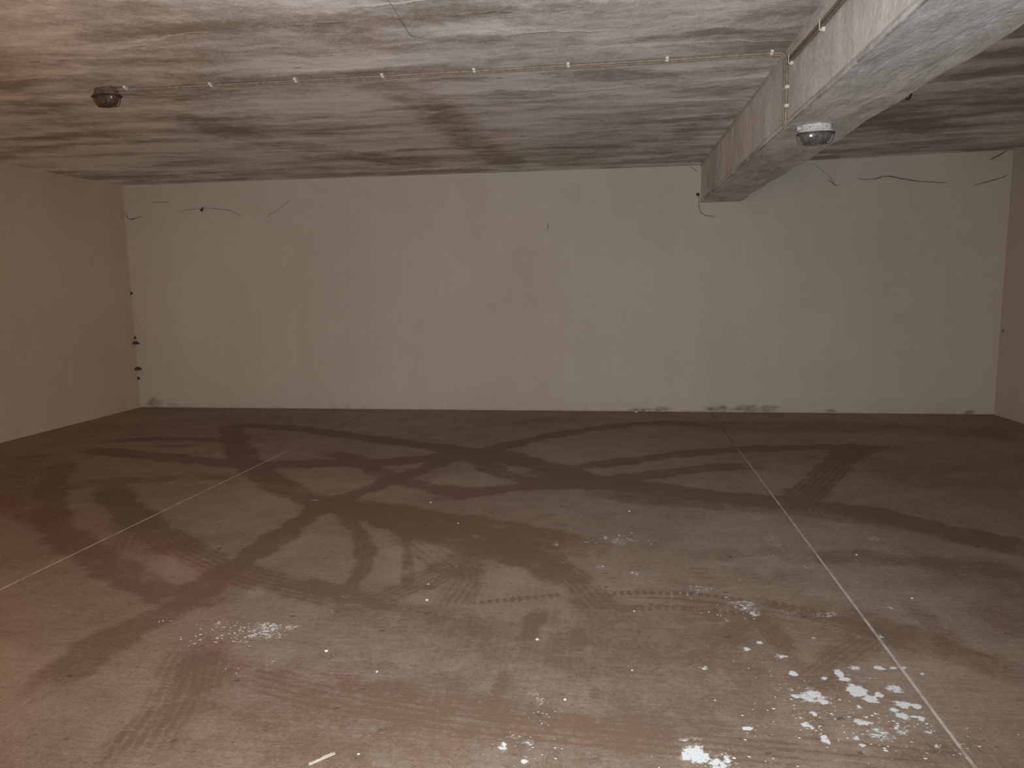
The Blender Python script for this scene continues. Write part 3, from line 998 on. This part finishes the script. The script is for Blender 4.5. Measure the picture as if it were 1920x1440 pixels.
me2.materials.append(CLIP)
for yv in (4.215, 3.62, 3.0, 2.4, 1.8):
    o = bpy.data.objects.new('clip', me2)
    COL.objects.link(o)
    o.parent = r2
    o.location = Vector((BX0, yv, float(np.interp(yv, [1, 3.4, 4.0, 4.28], [2.549, 2.556, 2.574, 2.587])))) - r2.location

# ------------------------------------------------------------------ caged bulkhead lamps
LBASE = plain('pale_grey_painted_casting', (0.62, 0.62, 0.62), 0.45, 0.0, 0.25, 40)
WIRE = plain('galvanised_guard_wire', (0.16, 0.15, 0.145), 0.4, 0.6, 0.3, 60)
RUST = plain('browned_guard_wire', (0.09, 0.07, 0.055), 0.6, 0.4, 0.3, 60)
DBASE = plain('dusty_brown_casting', (0.19, 0.15, 0.12), 0.7, 0.0, 0.5, 60)


def glass(name, tint, rough):
    M = Mat(name, rough)
    n = M.noise(scale=45, detail=4)
    M.color(M.mix(M.sstep(n, 0.4, 0.65), tint, tuple(t * 0.6 for t in tint)))
    M.b.inputs['Transmission Weight'].default_value = 0.55
    M.b.inputs['IOR'].default_value = 1.45
    M.b.inputs['Specular IOR Level'].default_value = 0.6
    return M.m


GLASS = glass('dusty_grey_lamp_glass', (0.26, 0.26, 0.25), 0.16)
GLASS2 = glass('grimy_brown_lamp_glass', (0.22, 0.17, 0.13), 0.22)
BULB = plain('frosted_bulb_glass', (0.62, 0.60, 0.56), 0.3)


def oval(a, b, n=40, e=2.6):
    out = []
    for k in range(n):
        t = 2 * math.pi * k / n
        c, s = math.cos(t), math.sin(t)
        out.append((a * math.copysign(abs(c) ** (2 / e), c), b * math.copysign(abs(s) ** (2 / e), s)))
    return out


def shell(levels, n=40, cap0=True, cap1=True, e=2.6, flute=0.0):
    """levels: (z, a, b) lofted ovals, z negative hangs down"""
    vs, fs = [], []
    for z, a, b in levels:
        for k, (x, yv) in enumerate(oval(a, b, n, e)):
            f = 1 - (flute if k % 2 else 0.0)
            vs.append((x * f, yv * f, z))
    for i in range(len(levels) - 1):
        for k in range(n):
            l = (k + 1) % n
            fs.append((i * n + k, (i + 1) * n + k, (i + 1) * n + l, i * n + l))
    if cap0: fs.append(tuple(range(n)))
    if cap1: fs.append(tuple((len(levels) - 1) * n + k for k in range(n))[::-1])
    return vs, fs


LS = 0.86     # casting is 22 cm long over the guard


def bulkhead(loc, rz, label, gm, wm, bmats):
    root = tag(empty('bulkhead_lamp', loc, rz), label, 'lamp')
    vs, fs = shell([(0, 0.086, 0.052), (-0.004, 0.090, 0.055), (-0.034, 0.090, 0.056), (-0.038, 0.103, 0.064), (-0.050, 0.105, 0.066), (-0.053, 0.101, 0.062)])
    base = from_py('lamp_base', vs, fs, bmats, root)
    for sx in (-0.045, 0.052):
        bm = bmesh.new()
        add_cyl(bm, (sx, -0.0555, -0.022), (sx, -0.0625, -0.022), 0.0058, n=8)
        from_bm('screw', bm, NAIL, base)
    bm = bmesh.new()
    add_box(bm, (0.008, -0.059, -0.014), (0.030, 0.010, 0.046))
    add_box(bm, (0.008, -0.0655, -0.012), (0.018, 0.006, 0.030))
    tag(from_bm('hinge_clasp', bm, bmats, base), 'clasp at the middle of the lamp base')
    bm = bmesh.new()
    add_cyl(bm, (-0.088, 0, -0.018), (-0.108, 0, -0.018), 0.012, n=12)
    add_cyl(bm, (-0.102, 0, -0.018), (-0.112, 0, -0.018), 0.0145, n=6)
    from_bm('cable_gland', bm, bmats, root)
    lv = []
    for i in range(12):
        t = i / 11 * math.pi / 2 * 0.97
        lv.append((-0.050 - 0.066 * math.sin(t), 0.096 * (0.34 + 0.66 * max(0, math.cos(t)) ** 0.62), 0.058 * (0.30 + 0.70 * max(0, math.cos(t)) ** 0.62)))
    vs, fs = shell(lv, 48, False, True, 2.5, 0.012)
    from_py('glass_cover', vs, fs, gm, root, True)
    bm = bmesh.new()
    r = bmesh.ops.create_uvsphere(bm, u_segments=16, v_segments=10, radius=0.026)
    bmesh.ops.transform(bm, matrix=Matrix.Translation((-0.012, 0, -0.074)) @ Matrix.Diagonal((1.35, 1, 0.9, 1)), verts=r['verts'])
    add_cyl(bm, (0.02, 0, -0.070), (0.052, 0, -0.066), 0.014, 0.016, n=12)
    from_bm('bulb', bm, BULB, root, True)
    # guard: rim ring, lower ring and ribs between them
    g = root
    vs, fs = tube([(x, yv, -0.054) for x, yv in oval(0.111, 0.072, 48, 2.5)], 0.0042, 8, True)
    cage = from_py('wire_guard', vs, fs, wm, g, True)
    vs, fs = tube([(x, yv, -0.116) for x, yv in oval(0.066, 0.040, 40, 2.4)], 0.0028, 6, True)
    from_py('guard_ring', vs, fs, wm, cage, True)
    ribs = [((0.111, 0), (0.066, 0)), ((-0.111, 0), (-0.066, 0)), ((0.055, 0.066), (0.034, 0.036)), ((-0.055, 0.066), (-0.034, 0.036)), ((0.055, -0.066), (0.034, -0.036)), ((-0.055, -0.066), (-0.034, -0.036))]
    for (a, b), (c, d) in ribs:
        P = []
        for i in range(9):
            t = i / 8
            q = t * math.pi / 2
            P.append((c + (a - c) * math.cos(q) ** 0.8 if i < 8 else c, d + (b - d) * math.cos(q) ** 0.8 if i < 8 else d, -0.054 - 0.064 * math.sin(q)))
        vs, fs = tube(P, 0.0025, 6)
        from_py('guard_rib', vs, fs, wm, cage, True)
    P = [(-0.066 + 0.132 * i / 8, 0, -0.118) for i in range(9)]
    vs, fs = tube(P, 0.0025, 6)
    from_py('guard_rib', vs, fs, wm, cage, True)
    root.scale = (LS, LS, LS)
    return root


bulkhead((1.078, 4.338, BZ), math.radians(-4), 'grey caged bulkhead lamp with a pale base under the concrete beam', GLASS, WIRE, LBASE)
bulkhead((-3.060, 4.36, H), math.radians(165), 'grimy brown caged bulkhead lamp on the ceiling at the left', GLASS2, RUST, DBASE)

# ------------------------------------------------------------------ cobwebs, nails and other small marks standing off the walls
WEB = plain('sooty_cobweb', (0.10, 0.085, 0.07), 0.95, 0, 0.3, 60)
DARK = plain('rusty_dark_iron', (0.05, 0.038, 0.03), 0.7, 0.4)


def web(pts, r, label, seed=0):
    R = random.Random(seed)
    P = smooth_path(pts, it=2)
    P = [p + Vector((R.uniform(-1, 1), 0, R.uniform(-1, 1))) * 0.003 for p in P]
    n = len(P)
    rr = [0.72 * r * (0.25 + 0.75 * math.sin(math.pi * min(1, max(0, (i + 0.5) / n))) ** 0.6) * R.uniform(0.5, 1.15) for i in range(n)]
    c = P[0].copy()
    vs, fs = tube([p - c for p in P], rr, 5)
    o = from_py('cobweb_strand', vs, fs, WEB)
    o.location = c
    return tag(o, label, 'cobweb')


def fw(pts, off=0.006): return [(a, YB - off, b) for a, b in pts]


web(fw([(2.508, 2.467), (2.598, 2.453), (2.691, 2.461), (2.789, 2.49), (2.936, 2.453), (3.051, 2.428), (3.222, 2.407), (3.376, 2.396)]), 0.0062, 'longest sooty cobweb strand, sagging high on the far wall right of the beam', 1)
web(fw([(3.637, 2.367), (3.756, 2.395), (3.884, 2.428), (3.952, 2.457)]), 0.0050, 'faint cobweb strand rising towards the right corner of the far wall', 2)
web([(3.772, YB - 0.006, 2.61), (3.849, YB - 0.02, 2.654), (3.90, YB - 0.05, 2.690)], 0.0066, 'short dark cobweb tuft at the top right corner under the ceiling', 3)
web(fw([(2.046, 2.64), (2.09, 2.616), (2.172, 2.548), (2.255, 2.47), (2.27, 2.44)]), 0.0026, 'thin slanting cobweb thread hanging below the right edge of the beam', 4)
web(fw([(2.225, 2.46), (2.26, 2.43), (2.30, 2.403), (2.325, 2.408)]), 0.0052, 'small hooked dark cobweb end on the far wall below the beam edge', 5)
web([(0.905, YB - 0.008, 2.36), (0.905, YB - 0.008, 2.275), (0.904, YB - 0.008, 2.225), (0.922, YB - 0.008, 2.174), (0.962, YB - 0.008, 2.134), (1.04, YB - 0.008, 2.12), (1.073, YB - 0.008, 2.131)], 0.0050, 'looping dark cobweb dangling from the lower corner of the beam', 6)
web(fw([(0.80, 2.648), (0.85, 2.62), (0.888, 2.59)]), 0.0040, 'short cobweb across the angle of ceiling and beam on the far wall', 7)
web(fw([(-5.74, 2.335), (-5.72, 2.278), (-5.68, 2.258), (-5.60, 2.274), (-5.535, 2.297)]), 0.0056, 'dark cobweb hooked in the left corner of the far wall', 8)
web(fw([(-5.064, 2.328), (-4.928, 2.355), (-4.76, 2.362), (-4.594, 2.358), (-4.417, 2.335), (-4.328, 2.29), (-4.278, 2.246)]), 0.0032, 'faint arched cobweb strand passing the nail at upper left', 9)
web(fw([(-3.977, 2.25), (-3.90, 2.29), (-3.829, 2.325), (-3.674, 2.429)]), 0.0034, 'faint slanting cobweb strand right of the nail on the far wall', 10)
web(fw([(-5.393, 2.447), (-5.291, 2.451), (-5.189, 2.448)]), 0.0040, 'tiny level cobweb shred near the top of the left corner', 11)
web(fw([(-0.71, 2.097), (-0.717, 2.039), (-0.729, 2.005)]), 0.0045, 'short upright dark thread alone in the middle of the far wall', 12)
web([(x, yv, z - 0.006) for x, yv, z in [(-0.948, 3.20, 2.655), (-0.958, 3.392, 2.655), (-0.972, 3.526, 2.655), (-0.979, 3.651, 2.655), (-0.979, 3.737, 2.655), (-0.952, 3.766, 2.655), (-0.923, 3.747, 2.655)]], 0.0018, 'thin cobweb thread along the ceiling at the top of the picture', 13)


def wedge_web(x, z, w_, label):
    """dusty web spun level across the corner of left wall and far wall: a thin sagging sheet"""
    vs, fs = [], []
    n = 9
    for k in range(n):
        t = k / (n - 1)
        px = (-1 + t) * 0.0
        a = math.pi / 2 * t
        lx, ly = w_ * math.sin(a), -w_ * math.cos(a)
        vs += [(0, 0, 0.010), (lx * 0.55, ly * 0.55, 0.004 - 0.004 * math.sin(2 * a)), (lx, ly, -0.018 - 0.006 * math.sin(2 * a))]
    m = len(vs)
    vs += [(a, b, c - 0.005) for a, b, c in vs]
    for k in range(n - 1):
        i = 3 * k
        fs += [(i, i + 1, i + 4, i + 3), (i + 1, i + 2, i + 5, i + 4)]
        fs += [(m + i + 3, m + i + 4, m + i + 1, m + i), (m + i + 4, m + i + 5, m + i + 2, m + i + 1), (i + 2, m + i + 2, m + i + 5, i + 5)]
    o = from_py('corner_web', vs, fs, WEB)
    o.location = (x, YB, z)
    return tag(o, label, 'cobweb')


wedge_web(left_x(YB), 0.805, 0.060, 'upper of two dusty web ledges low in the left corner')
wedge_web(left_x(YB), 0.490, 0.062, 'lower of two dusty web ledges low in the left corner')
wedge_web(left_x(YB), 0.868, 0.022, 'tiny web tuft just above the two web ledges in the left corner')
wedge_web(left_x(YB), 0.373, 0.026, 'tiny web tuft just below the two web ledges in the left corner')
wedge_web(left_x(YB), 1.404, 0.022, 'tiny web tuft halfway up the left corner')


def peg(name, p, d, r, label, cat, head=True):
    bm = bmesh.new()
    d = Vector(d)
    add_cyl(bm, (0, 0, 0), d, r, r * 0.9, 8)
    if head: add_cyl(bm, d, d * 1.12, r * 2.0, n=8)
    o = from_bm(name, bm, DARK)
    o.location = p
    return tag(o, label, cat)


peg('nail', (-4.761, YB + 0.004, 2.372), (0.010, -0.045, -0.030), 0.008, 'dark nail stub high on the far wall under the arched cobweb', 'nail')
peg('nail', (0.892, YB + 0.004, 2.353), (0, -0.02, 0), 0.009, 'dark nail head beside the end of the concrete beam', 'nail')
peg('nail', (4.012, 8.296, 0.883), (-0.020, -0.012, 0), 0.008, 'dark nail head low on the right-hand wall near the corner', 'nail')
o = peg('hook', (1.953, 5.445, ceil_z(1.953) + 0.004), (-0.006, 0, -0.026), 0.007, 'small dark iron hook in the ceiling right of the beam', 'hook', False)
vs, fs = tube(smooth_path([(-0.006, 0, -0.024), (-0.010, 0, -0.046), (-0.026, 0, -0.056), (-0.034, 0, -0.046)], it=2), 0.006, 6)
from_py('hook_tip', vs, fs, DARK, o, True)

# ------------------------------------------------------------------ plaster litter on the floor
PLAS = plain('white_plaster', (0.80, 0.79, 0.77), 0.85, 0, 0.12, 60)


def crumb(r, seed, flat=0.55):
    R = random.Random(seed)
    bm = bmesh.new()
    bmesh.ops.create_icosphere(bm, subdivisions=1, radius=r)
    for v in bm.verts:
        v.co *= R.uniform(0.72, 1.2)
        v.co.z *= flat
    z0 = min(v.co.z for v in bm.verts)
    for v in bm.verts: v.co.z -= z0
    return bm


CRUMBS = [
    (-0.847, 3.186, 0.0090, 'white plaster crumb left of centre, between two scuffed tyre arcs'),
    (-0.303, 2.863, 0.0085, 'white plaster crumb just left of the small dark slanted tread print'),
    (-0.877, 2.543, 0.0060, 'white plaster crumb on the middle slab above the long lower tyre track'),
    (-0.162, 2.432, 0.0065, 'round white plaster crumb right of the chalky smear in the centre foreground'),
    (0.098, 3.170, 0.0060, 'white plaster crumb in the open centre between the dotted tread lines'),
    (-1.130, 2.677, 0.0075, 'white plaster crumb just right and below the fleck-strewn patch'),
    (0.107, 4.621, 0.0080, 'pale crumb far out on the middle slab near the chalk flecks'),
    (-0.930, 4.295, 0.0070, 'pale crumb far out on the wide dark skid in the middle'),
    (-1.201, 4.705, 0.0075, 'farthest pale crumb, beside the crossing skid marks left of centre'),
    (-0.781, 2.057, 0.0050, 'small white crumb near the bottom edge, right of the wood splinter'),
    (1.351, 3.432, 0.0060, 'white crumb alone on the slab right of the right-hand joint'),
    (1.277, 3.975, 0.0065, 'far small white crumb right of the right-hand floor joint'),
    (0.076, 2.658, 0.0050, 'small white crumb right of the dark slanted tread print'),
    (-0.886, 3.373, 0.0055, 'small pale crumb just beyond the large crumb left of centre'),
]
for i, (x, yv, r, lab) in enumerate(CRUMBS):
    o = from_bm('plaster_crumb', crumb(r, i), PLAS)
    o.location = (x, yv, 0.0)
    o.rotation_euler = (0, 0, i * 1.3)
    tag(o, lab, 'crumb', 'plaster crumbs scattered on the floor')

# flakes trodden out of the spilt plaster: nobody could count them
def flakes(spots, seed, label):
    R = random.Random(seed)
    vs, fs = [], []
    for cx, cy, ax, ay, n, r0, r1 in spots:
        for _ in range(n):
            x, yv = R.gauss(cx, ax), R.gauss(cy, ay)
            r = R.uniform(r0, r1) * R.choice((0.6, 0.8, 1.0, 1.3))
            m = R.randint(5, 7)
            h = r * R.uniform(0.15, 0.35)
            k0 = len(vs)
            a0 = R.uniform(0, 6.3)
            for i in range(m):
                a = a0 + 2 * math.pi * i / m
                q = r * R.uniform(0.6, 1.25)
                vs.append((x + q * 1.4 * math.cos(a), yv + q * math.sin(a), 0.0))
            vs.append((x, yv, h))
            fs += [(k0 + i, k0 + (i + 1) % m, k0 + m) for i in range(m)]
    c = Vector((spots[0][0], spots[0][1], 0))
    o = from_py('plaster_flakes', [Vector(v) - c for v in vs], fs, PLAS)
    o.location = c
    return tag(o, label, 'plaster flakes', kind='stuff')


flakes([(-1.62, 2.795, 0.09, 0.05, 80, 0.0016, 0.0048), (-1.50, 2.83, 0.06, 0.02, 25, 0.0015, 0.004), (-1.92, 2.86, 0.03, 0.02, 8, 0.002, 0.004), (-1.44, 2.50, 0.03, 0.02, 7, 0.0015, 0.0035)], 3, 'scattered white plaster flakes on the slab at lower left')
flakes([(0.80, 2.42, 0.16, 0.09, 70, 0.0012, 0.0042), (0.93, 2.36, 0.13, 0.09, 60, 0.0012, 0.0042), (0.66, 2.40, 0.10, 0.06, 40, 0.0012, 0.004), (0.60, 2.72, 0.10, 0.08, 16, 0.001, 0.003), (1.13, 2.33, 0.08, 0.07, 16, 0.001, 0.003)], 4, 'white plaster flakes strewn beside the right-hand floor joint')
flakes([(0.36, 2.13, 0.10, 0.05, 45, 0.0012, 0.004), (-0.28, 2.15, 0.07, 0.05, 22, 0.001, 0.003), (-0.24, 2.36, 0.03, 0.05, 16, 0.001, 0.003)], 5, 'white plaster flakes at the bottom edge of the picture, centre')
flakes([(0.52, 3.20, 0.10, 0.03, 30, 0.0018, 0.004), (0.33, 3.36, 0.06, 0.03, 14, 0.0018, 0.004), (0.08, 4.12, 0.07, 0.06, 22, 0.002, 0.0045), (-0.13, 4.07, 0.03, 0.04, 10, 0.002, 0.0045)], 6, 'farther pale plaster flakes along the tread tracks right of centre')

# bits against the foot of the far wall
for i, (x, yv, r, lab) in enumerate(((0.26, 8.25, 0.020, 'flat pale plaster chip on the floor just before the far wall'), (0.385, 8.325, 0.018, 'pale plaster chip lying against the foot of the far wall'))):
    o = from_bm('plaster_chip', crumb(r, 40 + i, 0.5), PLAS)
    o.location = (x, yv, 0)
    tag(o, lab, 'plaster chip')

bm = bmesh.new()
add_box(bm, (0, 0, 0.003), (0.085, 0.006, 0.005))
add_box(bm, (0.018, 0.003, 0.004), (0.035, 0.004, 0.004))
o = from_bm('wood_splinter', bm, plain('raw_pale_wood', (0.66, 0.58, 0.47), 0.8, 0, 0.2, 40))
o.location = (-0.885, 2.022, 0)
o.rotation_euler = (0, 0, math.radians(46))
tag(o, 'pale wood splinter on the floor at the bottom edge', 'splinter')
